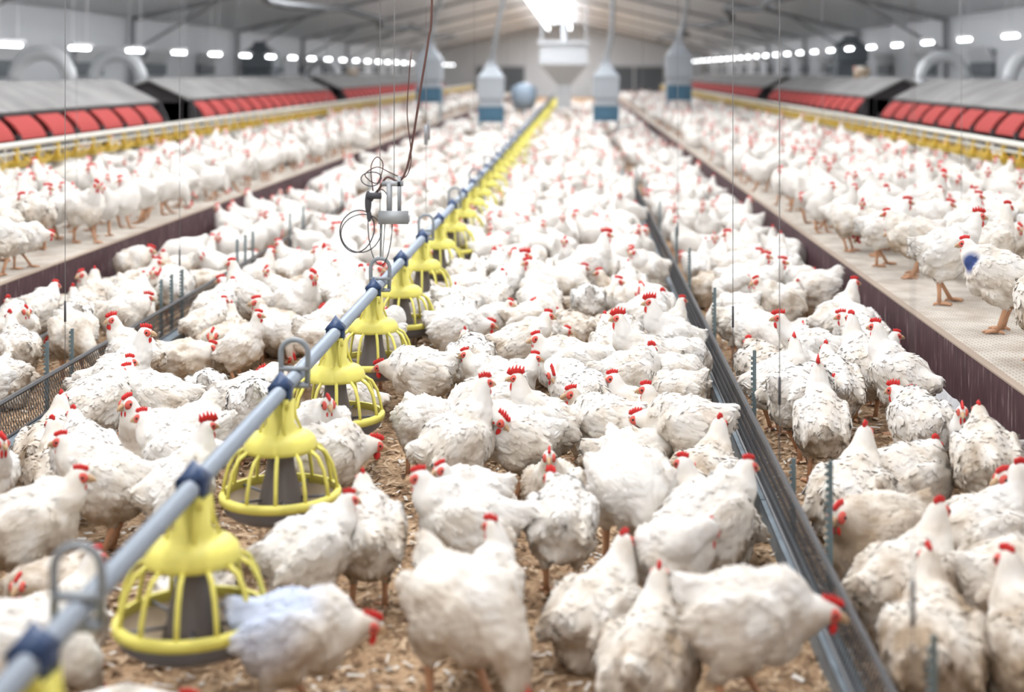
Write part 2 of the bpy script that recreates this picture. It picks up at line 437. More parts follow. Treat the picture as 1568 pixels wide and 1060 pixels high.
W2 = dict(alert=4, relaxed=4, shoulder=2, peck=1.5, peck2=1.5, situp=1.5, sitlow=.8, turn=2.5, preen=1.5, walk=3, low=2, rooster=.7)
def sp_c(x, y):
    if y < 5: return .36
    if y < 6.6: return .34 if x < -.1 or x > .7 else .25
    if y < 8: return .29 if x < -.1 else .25
    if y < 20: return .24
    if y < 38: return .32
    return .48
def sp_p(x, y): return .29 if y < 20 else (.37 if y < 38 else .55)
FY = [2.57+1.07*k for k in range(54)]
pans = [(-.985, y, .18) for y in FY if y < 12]
flock("chicken_flock_litter", -2.24, .52, 3.7, 60, 0, sp_c, W1, avoid=pans+HOLES)
flock("chicken_flock_aisle_right", .88, 1.58, 4.0, 60, 0, sp_c, W1, avoid=HOLES)
flock("chicken_flock_aisle_left", -3.22, -2.62, 4.0, 60, 0, sp_c, W1, avoid=HOLES)
flock("chicken_flock_slats_right", 1.90, 4.5, 6.5, 62, PZ, sp_p, W2, avoid=HOLES, keep=lambda x, y: not (y < 8.6 and x < 2.9))
flock("chicken_flock_slats_left", -5.5, -3.56, 7.5, 62, PZ, sp_p, W2, avoid=HOLES)

# ------------------------------------------------------------------ building shell
XL, XR, YB, YF = -9.2, 7.6, -6., 90.
XC, WH, RH = -.8, 2.75, 4.7
M_WALL = mat("wall_panel_grey", (.70, .72, .75), .6)
M_CEIL = mat("ceiling_panel_white", (.82, .85, .89), .6)
M_FARW = mat("end_wall_white", (.84, .87, .90), .6)
M_RAFT = mat("rafter_grey_steel", (.30, .31, .33), .6)
M_GALV2 = mat("galvanised_pale", (.40, .42, .44), .5, .2, var=.15, scale=12)
M_DARK = mat("dark_steel", (.07, .07, .08), .6)

def litter_mat():
    m, nt, b = nodes_of("wood_shaving_litter"); N, L = nt.nodes.new, nt.links.new
    tc = N("ShaderNodeTexCoord")
    n1 = N("ShaderNodeTexNoise"); n1.inputs["Scale"].default_value = 3; n1.inputs["Detail"].default_value = 3
    n2 = N("ShaderNodeTexNoise"); n2.inputs["Scale"].default_value = 60; n2.inputs["Detail"].default_value = 3
    for q in (n1, n2): L(tc.outputs["Object"], q.inputs["Vector"])
    r = N("ShaderNodeValToRGB"); cr = r.color_ramp
    cr.elements[0].position = .3; cr.elements[0].color = (.20, .115, .065, 1)
    cr.elements[1].position = .68; cr.elements[1].color = (.66, .48, .31, 1)
    e = cr.elements.new(.48); e.color = (.42, .275, .165, 1)
    a = N("ShaderNodeMix"); a.inputs[0].default_value = .6
    L(n1.outputs["Fac"], a.inputs[2]); L(n2.outputs["Fac"], a.inputs[3])
    L(a.outputs[0], r.inputs["Fac"]); L(r.outputs[0], b.inputs["Base Color"])
    b.inputs["Roughness"].default_value = .95; b.inputs["Specular IOR Level"].default_value = .1
    return m
M_LIT = litter_mat()
f = MB(); f.box((XL, YB, -.1), (XR, YF, 0)); f.obj("floor", [M_LIT], False)

w = MB(); w.box((XL-.1, YB, 0), (XL, YF, WH)); w.obj("wall_left", [M_WALL], False)
w = MB(); w.box((XR, YB, 0), (XR+.1, YF, WH)); w.obj("wall_right", [M_WALL], False)
def gable(name, y, m):
    g = MB(); v = [(XL-.1, y, 0), (XR+.1, y, 0), (XR+.1, y, WH), (XC, y, RH+.05), (XL-.1, y, WH)]
    v2 = [(a, b+.1, c) for a, b, c in v]
    g.poly(v+v2, [(0,1,2,3,4), (9,8,7,6,5)]+[(i, (i+1) % 5, (i+1) % 5+5, i+5) for i in range(5)]); g.obj(name, [m], False)
gable("wall_far", YF, M_FARW); gable("wall_back", YB-.1, M_FARW)
c = MB()
c.poly([(XL-.1, YB, WH), (XC, YB, RH), (XC, YF, RH), (XL-.1, YF, WH), (XR+.1, YB, WH), (XR+.1, YF, WH),
        (XL-.1, YB, WH+.1), (XC, YB, RH+.1), (XC, YF, RH+.1), (XL-.1, YF, WH+.1), (XR+.1, YB, WH+.1), (XR+.1, YF, WH+.1)],
       [(0,1,2,3), (1,4,5,2), (9,8,7,6), (8,11,10,7)])
c.obj("ceiling", [M_CEIL], False)
def ceil_z(x): return WH+(RH-WH)*((x-XL)/(XC-XL) if x < XC else (XR-x)/(XR-XC))
r_ = MB()
y = 2.
while y < YF-1:
    for (xa, za, xb, zb) in ((XL+.06, WH, XC, RH), (XR-.06, WH, XC, RH)):
        r_.tube([(xa, y, za-.07), (xb, y, zb-.07)], .045, 0, 4)
        xm = xa+(xb-xa)*.22; zm = za+(zb-za)*.22
        r_.tube([(xa, y, WH-.75), (xm, y, zm-.1)], .03, 0, 4)
        r_.box((min(xa, xa+.1*(1 if xa < 0 else -1)), y-.05, 0), (max(xa, xa+.1*(1 if xa < 0 else -1)), y+.05, WH-.05))
    y += 9.
r_.obj("roof_rafters", [M_RAFT], False)
cb = MB()
for X0, Z0 in ((-5.2, 3.1), (3.6, 3.1)):
    cb.tube([(X0+.25*math.sin(k*.9), 20+k, Z0-.25*abs(math.sin(k*.25))) for k in range(0, 41)], .07, 0, 6)
cb.obj("service_cables", [mat("cable_grey", (.10, .11, .12), .6)])
M_WHP = mat("white_plastic", (.74, .76, .78), .4)
M_HOLE = mat("air_inlet_dark", (.16, .18, .20), .6)
inl = MB()
for k in range(18):
    yy = 14+k*4.2
    for X, s_ in ((XL, 1), (XR, -1)):
        xs = sorted((X+s_*.02, X+s_*.08)); inl.box((xs[0], yy-.75, 1.55), (xs[1], yy+.75, 1.80), 1)
        xs = sorted((X+s_*.08, X+s_*.12)); inl.box((xs[0], yy-.75, 1.80), (xs[1], yy+.75, 2.10), 0, Euler((0, s_*.5, 0)).to_matrix())
inl.obj("wall_air_inlets", [M_WHP, M_HOLE], False)
for X, yy, s_ in ((-8.1, 21.5, 1), (-8.1, 25., 1), (-7.9, 44., 1), (6.8, 26.5, -1), (6.8, 21., -1)):
    d_ = MB(); q = .42
    d_.tube([(X+s_*q*math.cos(t), yy, 1.50+q*math.sin(t)) for t in [math.pi*k/16 for k in range(17)]], .11, 0, 14)
    d_.tube([(X+s_*q, yy, 1.52), (X+s_*q, yy, .38)], .11, 0, 14); d_.tube([(X-s_*q, yy, 1.52), (X-s_*q, yy, .38)], .11, 0, 14)
    d_.obj("curved_air_duct", [M_WHP])
for nm, xa, xb in (("door_1", 1.7, 5.4), ("door_2", -6.4, -3.4)):
    dd = MB(); dd.box((xa, YF-.09, 0), (xb, YF-.02, 1.9), 1); dd.box((xa-.1, YF-.11, 1.9), (xb+.1, YF-.02, 2.0), 0)
    for xx in (xa-.05, xb+.05, (xa+xb)/2): dd.box((xx-.05, YF-.11, 0), (xx+.05, YF-.02, 1.9), 0)
    dd.obj(nm, [M_WHP, M_HOLE], False)

# ------------------------------------------------------------------ slatted platforms
def slat_mat():
    m, nt, b = nodes_of("slat_floor_cream"); N, L = nt.nodes.new, nt.links.new
    tc = N("ShaderNodeTexCoord")
    n1 = N("ShaderNodeTexNoise"); n1.inputs["Scale"].default_value = 5; n1.inputs["Detail"].default_value = 4
    L(tc.outputs["Object"], n1.inputs["Vector"])
    r = N("ShaderNodeValToRGB"); cr = r.color_ramp
    cr.elements[0].position = .3; cr.elements[0].color = (.50, .43, .36, 1)
    cr.elements[1].position = .6; cr.elements[1].color = (.74, .69, .62, 1)
    L(n1.outputs["Fac"], r.inputs["Fac"])
    br = N("ShaderNodeTexBrick"); br.inputs["Scale"].default_value = 12; br.inputs["Mortar Size"].default_value = .035
    br.inputs["Color1"].default_value = (1, 1, 1, 1); br.inputs["Color2"].default_value = (.95, .95, .95, 1); br.inputs["Mortar"].default_value = (.55, .50, .44, 1)
    L(tc.outputs["Object"], br.inputs["Vector"])
    mx = N("ShaderNodeMix"); mx.data_type = 'RGBA'; mx.blend_type = 'MULTIPLY'; mx.inputs[0].default_value = 1
    L(r.outputs[0], mx.inputs[6]); L(br.outputs["Color"], mx.inputs[7]); L(mx.outputs[2], b.inputs["Base Color"])
    b.inputs["Roughness"].default_value = .8
    return m
M_SLAT = slat_mat()
def board_mat():
    m, nt, b = nodes_of("maroon_plywood_board"); N, L = nt.nodes.new, nt.links.new
    tc = N("ShaderNodeTexCoord"); mp = N("ShaderNodeMapping"); mp.inputs["Scale"].default_value = (1, 14, 2)
    n1 = N("ShaderNodeTexNoise"); n1.inputs["Scale"].default_value = 3; n1.inputs["Detail"].default_value = 4
    L(tc.outputs["Object"], mp.inputs[0]); L(mp.outputs[0], n1.inputs["Vector"])
    r = N("ShaderNodeValToRGB"); cr = r.color_ramp
    cr.elements[0].position = .35; cr.elements[0].color = (.05, .022, .027, 1)
    cr.elements[1].position = .80; cr.elements[1].color = (.42, .33, .33, 1)
    e = cr.elements.new(.60); e.color = (.09, .04, .05, 1)
    L(n1.outputs["Fac"], r.inputs["Fac"]); L(r.outputs[0], b.inputs["Base Color"])
    b.inputs["Roughness"].default_value = .6; b.inputs["Specular IOR Level"].default_value = .3
    return m
M_BOARD = board_mat()
M_EDGE = mat("board_edge_tan", (.42, .33, .26), .8)
M_DUST = mat("white_down_dust", (.78, .78, .80), .95, var=.12, scale=20)
def platform(name, x_in, x_out):
    p = MB(); s_ = 1 if x_out > x_in else -1
    a, b_ = sorted((x_in+s_*.03, x_out)); p.box((a, 2., PZ-.04), (b_, YF-8, PZ), 0)
    a, b_ = sorted((x_in, x_in+s_*.028))
    y0 = 2.
    while y0 < YF-8:
        y1 = min(y0+2.44, YF-8)
        p.box((a, y0+.003, .0), (b_, y1-.003, PZ+.004), 1)
        a2, b2 = sorted((x_in-s_*.003, x_in+s_*.034)); p.box((a2, y0, PZ+.004), (b2, y1, PZ+.012), 2)
        y0 = y1
    for yy in range(3, int(YF-9), 2):
        for k in range(0, 4):
            xx = x_in+s_*(k*1.2+.08); p.box((xx-.04, yy-.04, 0), (xx+.04, yy+.04, PZ-.04), 1)
    p.obj(name, [M_SLAT, M_BOARD, M_EDGE], False)
XPR, XPL = 1.74, -3.40
platform("slatted_platform_right", XPR, XR-.15); platform("slatted_platform_left", XPL, XL+.15)
for nm, X, s_ in (("feather_drift_right", XPR, -1), ("feather_drift_left", XPL, 1)):
    d_ = MB(); vs = []; fs = []; n = 400
    for i in range(n+1):
        yy = 3+i*.075
        h = .13+.06*noise.noise(Vector((yy*1.3, 3*s_, 0)))+.03*noise.noise(Vector((yy*7, 0, 0)))
        wd = .09+.04*noise.noise(Vector((yy*1.7, 9, 0)))
        for k in range(5):
            t = k/4; vs.append((X+s_*(wd*(1-t)+.001+.010*noise.noise(Vector((yy*12, t*6, 4)))*(k > 0)*(k < 4)), yy, h*t**1.6+.001+.012*noise.noise(Vector((yy*9, t*5, 0)))*(1 if 0 < k else 0)))
    for i in range(n):
        for k in range(4): fs.append((i*5+k, i*5+k+1, (i+1)*5+k+1, (i+1)*5+k))
    d_.poly(vs, fs); d_.obj(nm, [M_DUST])

M_C1 = mat("chip_tan", (.64, .47, .31), .9); M_C2 = mat("chip_brown", (.25, .15, .085), .9); M_C3 = mat("loose_down", (.78, .73, .66), .95)
ch = MB()
for _ in range(34000):
    yy = 2.9+6.6*R.random()**1.2; xx = R.uniform(-3.3, 1.68)
    a = R.uniform(0, 6.28); l = R.uniform(.006, .026); w_ = R.uniform(.003, .009); z = R.uniform(.001, .012)
    d1 = Vector((math.cos(a), math.sin(a), R.uniform(-.25, .25)))*l; d2 = Vector((-math.sin(a), math.cos(a), R.uniform(-.5, .5)))*w_
    c0 = Vector((xx, yy, z+.006))
    ch.poly([c0-d1-d2*.6, c0+d1-d2, c0+d1*1.1+d2*.5, c0-d1+d2], [(0,1,2,3)], R.choices((0, 1, 2), (5, 5, 1.4))[0])
ch.obj("litter_shavings", [M_C1, M_C2, M_C3], False)

# ------------------------------------------------------------------ feeder line
XF, ZP = -.985, .585
M_PIPE = mat("feed_pipe_galvanised", (.38, .44, .52), .45, .2)
M_YEL = mat("yellow_plastic", (.86, .78, .17), .45)
M_BLUE = mat("blue_plastic_cap", (.030, .065, .16), .4)
M_TUBE = mat("feeder_inner_cone_grey", (.19, .165, .16), .6)
M_PAN = mat("feeder_pan_grey", (.20, .20, .22), .5)
M_FEED = mat("feed_mash", (.42, .33, .23), .9)
p = MB(); p.tube([(XF, 1.2, ZP), (XF, 62, ZP)], .025, 0, 16); p.obj("feed_pipe", [M_PIPE])
def feeder_mesh():
    g = MB(); z0 = -ZP
    g.lathe([(.0, .560+z0), (.044, .560+z0), (.046, .480+z0), (.053, .474+z0), (.055, .462+z0), (.075, .456+z0), (.100, .446+z0), (.114, .432+z0), (.120, .412+z0), (.122, .398+z0), (.116, .398+z0), (.108, .424+z0), (.06, .444+z0), (.03, .446+z0)], m=0, seg=32)
    for k in range(4):
        a = k*math.pi/2+.4
        g.tube([(.044*math.cos(a), .044*math.sin(a), .56+z0), (.050*math.cos(a), .050*math.sin(a), .50+z0), (.070*math.cos(a), .070*math.sin(a), .454+z0)], [.005, .006, .004], 0, 6)
    g.lathe([(.040, .446+z0), (.042, .38+z0), (.048, .33+z0), (.070, .235+z0), (.078, .205+z0), (.0, .205+z0)], m=2, seg=24)
    n = 12
    for k in range(n):
        a = 2*math.pi*(k+.25)/n
        pr = [(.117, .402), (.146, .384), (.168, .345), (.180, .30), (.188, .25)]
        g.tube([(r*math.cos(a), r*math.sin(a), z+z0) for r, z in pr], [.0065, .007, .0068, .0068, .0068], 0, 6)
    g.lathe([(.181, .264+z0), (.193, .264+z0), (.200, .254+z0), (.198, .236+z0), (.184, .234+z0), (.181, .264+z0)], m=0, seg=48)
    g.lathe([(.192, .238+z0), (.180, .205+z0), (.150, .183+z0), (.08, .175+z0), (0, .174+z0)], m=3, seg=36)
    g.lathe([(.184, .236+z0), (.165, .205+z0), (.11, .192+z0), (.06, .21+z0), (0, .21+z0)], m=4, seg=36)
    for k in range(5):
        a = 2*math.pi*k/5
        g.tube([(.070*math.cos(a), .070*math.sin(a), .238+z0), (.182*math.cos(a), .182*math.sin(a), .246+z0)], .005, 3, 5)
    g.box((-.034, -.040, -.048), (.034, .040, -.018), 0)
    g.box((.026, -.030, -.026), (.036, .030, .024), 1); g.box((-.036, -.030, -.026), (-.026, .030, .024), 1)
    v = [(-.040, -.038, .018), (.040, -.038, .018), (.040, .038, .018), (-.040, .038, .018), (-.018, -.018, .045), (.018, -.018, .045), (.018, .018, .045), (-.018, .018, .045), (0, 0, .072)]
    g.poly(v, [(0,1,5,4), (1,2,6,5), (2,3,7,6), (3,0,4,7), (4,5,8), (5,6,8), (6,7,8), (7,4,8), (3,2,1,0)], 1)
    return g.mesh("pan_feeder", [M_YEL, M_BLUE, M_TUBE, M_PAN, M_FEED])
FM = feeder_mesh()
for k, yy in enumerate(FY):
    o = bpy.data.objects.new("pan_feeder", FM); o.location = (XF, yy, ZP); COL.objects.link(o)
    o.rotation_euler = (0, 0, (k*0.37) % .3-.15)
M_LOOP = mat("hanger_grey", (.30, .33, .36), .5, .2)
def loop_mesh():
    g = MB(); pts = [(-.045, 0, -.03), (-.047, 0, .06)]+[(-.047*math.cos(t), 0, .085+.045*math.sin(t)) for t in [math.pi*k/12 for k in range(13)]]+[(.047, 0, .06), (.045, 0, -.03)]
    g.tube(pts, .0095, 0, 8); g.box((-.05, -.018, -.035), (.05, .018, -.02)); g.box((-.05, -.015, .024), (.05, .015, .036))
    return g.mesh("pipe_hanger_loop", [M_LOOP])
LM = loop_mesh()
yy = 2.8
while yy < 60:
    o = bpy.data.objects.new("pipe_hanger_loop", LM); o.location = (XF, yy, ZP); COL.objects.link(o)
    yy += 2.14
M_WIRE = mat("steel_wire", (.33, .34, .36), .4, .5)
wr = MB()
for yy in (7.08, 9.22, 13.5, 19.9, 26.4):
    wr.tube([(XF, yy, ZP+.128), (XF, yy, ceil_z(XF)-.02)], .002, 0, 5)
wr.tube([(XF, 9.22, 1.17), (XF, 9.22, 1.30)], .012, 0, 8); wr.tube([(XF+.02, 9.22, 1.20), (XF+.02, 9.22, 1.33)], .006, 0, 6)
wr.obj("pipe_suspension_wires", [M_WIRE])

YS = 7.08
su = MB()
xc, zc = -.915, .925
su.box((xc-.075, YS-.03, zc-.03), (xc+.075, YS+.03, zc+.004), 0)
su.box((xc-.075, YS-.034, zc-.036), (xc+.075, YS-.028, zc+.03), 0)
su.box((xc-.035, YS-.022, zc), (xc-.012, YS+.022, zc+.165), 0); su.box((xc+.018, YS-.018, zc), (xc+.034, YS+.018, zc+.20), 0)
su.box((xc-.06, YS-.018, zc+.15), (xc+.045, YS+.018, zc+.175), 0)
su.tube([(xc, YS, zc+.17), (xc, YS, ceil_z(-.9)-.02)], .0025, 0, 5)
su.tube([(xc-.062, YS, zc-.03), (xc-.066, YS, ZP+.12)], .004, 0, 6); su.tube([(xc-.045, YS, zc-.03), (xc-.058, YS, ZP+.12)], .003, 0, 6)
su.ell((xc-.125, YS-.03, zc+.07), (.017, .017, .06), None, 1); su.ell((xc-.12, YS-.03, zc+.005), (.012, .012, .03), None, 1)
su.box((xc-.13, YS-.05, zc+.09), (xc-.06, YS-.02, zc+.12), 1)
def cr(pts, n=6):
    P_ = [Vector(p) for p in pts]; e = [P_[0]*2-P_[1]]+P_+[P_[-1]*2-P_[-2]]; o = []
    for i in range(1, len(e)-2):
        a, b_, c_, d_ = e[i-1:i+3]
        for k in range(n):
            t = k/n; o.append(.5*((2*b_)+(-a+c_)*t+(2*a-5*b_+4*c_-d_)*t*t+(-a+3*b_-3*c_+d_)*t**3))
    o.append(P_[-1]); return o
pts = [(-.70, YS, 3.9), (-.72, YS, 3.0), (-.727, YS, 2.0), (-.745, YS, 1.80), (-.78, YS, 1.58), (-.815, YS, 1.35), (-.85, YS, 1.17), (-.89, YS, 1.10), (-.95, YS, 1.12), (-.99, YS, 1.06), (-1.03, YS, 1.0)]
su.tube(cr(pts), .0065, 2, 6)
pts2 = [(-.83, YS, 1.75), (-.85, YS, 1.45), (-.83, YS, 1.22), (-.86, YS, 1.12), (-.93, YS, 1.14), (-1.0, YS, 1.17), (-1.06, YS, 1.13), (-1.0, YS, 1.09), (-.97, YS, 1.18), (-1.0, YS, 1.22), (-1.03, YS, 1.17), (-1.02, YS, 1.05)]
su.tube(cr(pts2), .003, 2, 5)
def loopc(cx, cz, rx, rz, r=.0032, tilt=.3, m=1):
    su.tube([(cx+rx*math.cos(t)+tilt*rz*.3*math.sin(t), YS+.02*math.sin(t*2), cz+rz*math.sin(t)) for t in [2*math.pi*k/28 for k in range(28)]], r, m, 5, closed=True)
loopc(-1.10, .85, .085, .105, .0035); loopc(-1.08, .84, .10, .095, .003); loopc(-.985, .87, .06, .19, .0028, 0); loopc(-1.03, 1.11, .05, .035, .003)
su.obj("hanging_sensor_unit", [M_GALV2, M_DARK, mat("brown_cable", (.13, .06, .05), .5)])

# ------------------------------------------------------------------ low mesh fences with notched stakes
M_RAIL = mat("fence_rail_grey_blue", (.24, .29, .33), .5, .2, var=.2, scale=14)
M_MESHW = mat("fence_wire_dark", (.10, .10, .105), .5, .3)
M_STAKE = mat("notched_stake_steel", (.17, .23, .25), .5, .2)
def fence(name, X, s_, stakes):
    g = MB(); y0, y1 = 2.2, 60.
    seg = y0
    while seg < y1:
        e = min(seg+3, y1)
        g.box((X-.012, seg, .0), (X+.004, e-.01, .075), 0)
        g.box((X-.012, seg, .07), (X+.05, e-.01, .082), 0)
        seg = e
    g.tube([(X+.035*s_, y0, .235), (X+.035*s_, y1, .235)], .011, 1, 6)
    g.tube([(X+.008*s_, y0, .09), (X+.008*s_, y1, .09)], .006, 1, 5)
    yy = y0
    while yy < 20:
        st = .028 if yy < 11 else .06
        g.tube([(X+.008*s_, yy, .08), (X+.035*s_, yy+.07, .235)], .0019, 1, 3, cap=False)
        g.tube([(X+.008*s_, yy+.07, .08), (X+.035*s_, yy, .235)], .0019, 1, 3, cap=False)
        yy += st
    g.obj(name, [M_RAIL, M_MESHW], False)
    for yy, h in stakes:
        t = MB(); n = int(h/.022)
        t.box((-.006, -.004, 0), (.008, .004, h), 0)
        for i in range(n): t.box((-.014, -.004, i*.022+.003), (-.005, .004, i*.022+.015), 0)
        t.obj("notched_fence_stake", [M_STAKE], False, (X+.07*s_, yy, 0))
fence("mesh_fence_right", .68, 1, [(3.0, .46), (4.23, .49), (4.95, .30), (6.05, .46), (7.8, .46), (9.55, .46), (10.8, .47), (13, .46), (15.4, .46), (18, .46)])
fence("mesh_fence_left", -2.42, -1, [(5.0, .4), (6.67, .38), (7.0, .38), (8.5, .40), (8.72, .40), (8.95, .40), (10.4, .42), (10.65, .42), (10.9, .42), (12.3, .42), (12.9, .42), (15, .42), (17, .42)])
fw = MB()
for X, yy in ((.73, 3.1), (.73, 5.15), (.73, 6.7), (.73, 10.4), (.73, 16), (-2.47, 6.85), (-2.47, 8.82), (-2.47, 14.)):
    fw.tube([(X, yy, .235), (X, yy, ceil_z(X)-.02)], .0018 if yy > 4 else .0012, 0, 5); fw.tube([(X, yy, .44), (X, yy, .54)], .0055, 1, 6)
for X, yy in ((2.75, 10.2), (2.75, 16.), (-4.3, 12.2), (-4.3, 18.)):
    fw.tube([(X, yy, PZ), (X, yy, ceil_z(X)-.02)], .0022, 0, 5)
fw.obj("fence_lift_wires", [M_WIRE, M_DARK])

# ------------------------------------------------------------------ platform feed troughs
M_CREAM = mat("cream_pipe", (.70, .68, .60), .4)
M_YEL2 = mat("yellow_trough", (.80, .56, .09), .5)
for nm, X in (("platform_feeder_line_left", -5.2), ("platform_feeder_line_right", 4.1)):
    g = MB(); g.tube([(X, 6, .96), (X, 70, .96)], .030, 0, 10); g.tube([(X, 6, .885), (X, 70, .885)], .016, 0, 8)
    yy = 6.4; kk = 0
    while yy < 70:
        g.box((X-.02, yy-.02, .80), (X+.02, yy+.02, .95), 1)
        g.poly([(X-.09, yy-.15, .81), (X+.09, yy-.15, .81), (X+.09, yy+.15, .81), (X-.09, yy+.15, .81), (X-.05, yy-.11, .75), (X+.05, yy-.11, .75), (X+.05, yy+.11, .75), (X-.05, yy+.11, .75)],
               [(4,5,6,7), (0,1,5,4), (1,2,6,5), (2,3,7,6), (3,0,4,7)], 1)
        for dx in (-.08, .08):
            for dy in (-.13, .13): g.tube([(X+dx, yy+dy, .80), (X+dx*.3, yy+dy*.4, .88)], .006, 1, 4)
        if kk % 4 == 0: g.tube([(X, yy+.26, .38), (X, yy+.26, .96)], .014, 0, 6)
        yy += .52; kk += 1
    g.obj(nm, [M_CREAM, M_YEL2], False)

# ------------------------------------------------------------------ nest boxes
M_NROOF = mat("nest_roof_grey", (.30, .295, .29), .9, var=.25, scale=2)
M_NRED = mat("nest_flap_red", (.44, .055, .05), .85)
M_NDARK = mat("nest_body_dark", (.045, .04, .045), .7)
def nest(X, s_, y0, y1):
    g = MB()
    def bx(xa, xb, ya, yb, za, zb, m):
        a, b_ = sorted((X+s_*xa, X+s_*xb)); g.box((a, ya, za), (b_, yb, zb), m)
    xb = 1.15
    bx(.12, xb, y0, y1, .86, 1.18, 1)
    for ye in (y0, y1-.04):
        v = [(X-s_*.22, ye, .84), (X+s_*xb, ye, .80), (X+s_*xb, ye, 1.28), (X+s_*.55, ye, 1.50), (X-s_*.04, ye, 1.23)]
        v2 = [(a, b_+.04, c_) for a, b_, c_ in v]
        g.poly(v+v2, [(0,1,2,3,4), (9,8,7,6,5)]+[(i, (i+1) % 5, (i+1) % 5+5, i+5) for i in range(5)], 1)
    yy = y0-.08
    while yy < y1-.01:
        ye = min(yy+2.3, y1+.05)
        for xa, za, x2, z2 in ((-.02, 1.235, .58, 1.53), (.58, 1.53, 1.2, 1.30)):
            v = [(X+s_*xa, yy, za), (X+s_*xa, ye-.02, za), (X+s_*x2, ye-.02, z2), (X+s_*x2, yy, z2)]
            g.poly(v+[(a, b_, c_-.03) for a, b_, c_ in v], [(0,1,2,3), (7,6,5,4), (0,4,5,1), (1,5,6,2), (2,6,7,3), (3,7,4,0)], 0)
        yy = ye
    bx(-.03, .03, y0, y1, 1.19, 1.225, 1)
    yy = y0+.12
    while yy+.6 < y1:
        ye = yy+.64
        n = 5; vs = []; fs = []
        for i in range(n+1):
            t = i/n; xo = -.02-.20*math.sin(t*1.3); zo = 1.185-.225*t**1.15
            vs += [(X+s_*xo, yy, zo), (X+s_*xo, ye, zo), (X+s_*(xo+.02), yy, zo-.015), (X+s_*(xo+.02), ye, zo-.015)]
        for i in range(n):
            a = i*4; b_ = a+4; fs += [(a, a+1, b_+1, b_), (a+2, b_+2, b_+3, a+3), (a, b_, b_+2, a+2), (a+1, a+3, b_+3, b_+1)]
        fs += [(n*4, n*4+1, n*4+3, n*4+2)]
        g.poly(vs, fs, 2)
        bx(-.23, .02, ye+.07, ye+.13, .86, 1.0, 1)
        yy += .84
    bx(-.30, .12, y0, y1, .84, .87, 1)
    bx(0, .10, y0, y1, .87, 1.19, 1)
    yy = y0+.1
    while yy < y1:
        bx(.06, .12, yy, yy+.05, PZ, .9, 1); bx(1.05, 1.11, yy, yy+.05, PZ, .9, 1); yy += 1.9
    g.obj("nest_box_row", [M_NROOF, M_NDARK, M_NRED], False)
for a, b_ in ((10, 19.6), (21.2, 33), (34.6, 60)): nest(-5.8, -1, a, b_)
for a, b_ in ((9, 21.6), (23.5, 35), (36.6, 60)): nest(4.8, 1, a, b_)
for x, y, z, h in ((5.35, 16.2, 1.50, 70), (5.3, 15.2, 1.49, 100), (5.38, 27., 1.52, 200), (-6.35, 40, 1.52, 20)):
    o = bpy.data.objects.new("roosting_chicken", MESH['sitlow']); COL.objects.link(o); o.location = (x, y, z-.02); o.rotation_euler = (0, 0, math.radians(h))

# ------------------------------------------------------------------ feed hoppers
M_BIN = mat("hopper_grey_sheet", (.44, .48, .52), .5, .1)
M_BINB = mat("hopper_blue_base", (.07, .17, .26), .5)
M_BIND = mat("hopper_dark", (.14, .16, .18), .6)
def hopper(X, Y, zb, zt, w=.58, dark=False, pipe=True, stand=0.):
    g = MB(); h = zt-zb; r2 = 1/math.sqrt(2); w2 = w/2/r2
    a = math.pi/4; m = 2 if dark else 0; mb_ = 2 if dark else 1
    g.lathe([(0, zb), (w2*.98, zb), (w2*.98, zb+h*.27)], m=mb_, seg=4, a0=a)
    g.lathe([(w2*.86, zb+h*.27), (w2*.86, zb+h*.34), (w2, zb+h*.38), (w2, zb+h*.72), (w2*.35, zb+h*.92), (w2*.35, zt), (0, zt)], m=m, seg=4, a0=a)
    g.box((-w/2-.015, -w/2-.015, zb+h*.25), (w/2+.015, w/2+.015, zb+h*.28), m)
    g.box((-w/2-.015, -w/2-.015, zb+h*.70), (w/2+.015, w/2+.015, zb+h*.73), m)
    g.box((-w*.3, -w/2-.02, zb+h*.05), (w*.3, -w/2, zb+h*.2), mb_)
    for sx in (-1, 1):
        for sy in (-1, 1): g.box((sx*w*.45-.02, sy*w*.45-.02, stand), (sx*w*.45+.02, sy*w*.45+.02, zb), 0)
    if pipe: g.tube([(0, 0, zt-.05), (.12, -.4, zt+.5), (.55 if X < -1 else .15, -1.6, ceil_z(X)-.3)], .055, 0, 10)
    g.obj("feed_hopper", [M_BIN, M_BINB, M_BIND], False, (X, Y, 0))
hopper(-1.95, 32, .50, 1.88); hopper(.63, 32, .52, 1.9)
hopper(-3.75, 36, .85, 2.35, .62, stand=PZ); hopper(2.55, 36, .9, 2.45, .62, stand=PZ)
hopper(-7.6, 34, 1.3, 2.35, .75, True, False, PZ); hopper(6.5, 34, 1.5, 2.5, .75, True, False, PZ)
g = MB()
g.lathe([(0, 2.55), (1.05, 2.55), (1.1, 1.85), (.32, 1.2), (.32, .45), (0, .45)], m=0, seg=4, a0=math.pi/4)
g.box((-.84, -.84, 2.5), (.84, .84, 2.6), 0)
for sx in (-.72, .72):
    for sy in (-.72, .72): g.tube([(sx, sy, 2.55), (sx, sy, 4.35)], .015, 0, 6)
g.tube([(0, 0, 2.5), (0, 0, 4.4)], .08, 0, 10)
g.obj("main_feed_bin", [mat("feed_bin_grey", (.60, .63, .66), .5)], False, (-.45, 46, 0))
g = MB(); g.lathe([(0, .4), (.3, .4), (.42, .7), (.42, 1.1), (.1, 1.25), (0, 1.25)], m=0, seg=16); g.tube([(0, 0, 0), (0, 0, .45)], .06)
g.obj("auger_motor_bin", [mat("pale_blue_plastic", (.33, .42, .52), .5)], True, (-1.75, 46, 0))

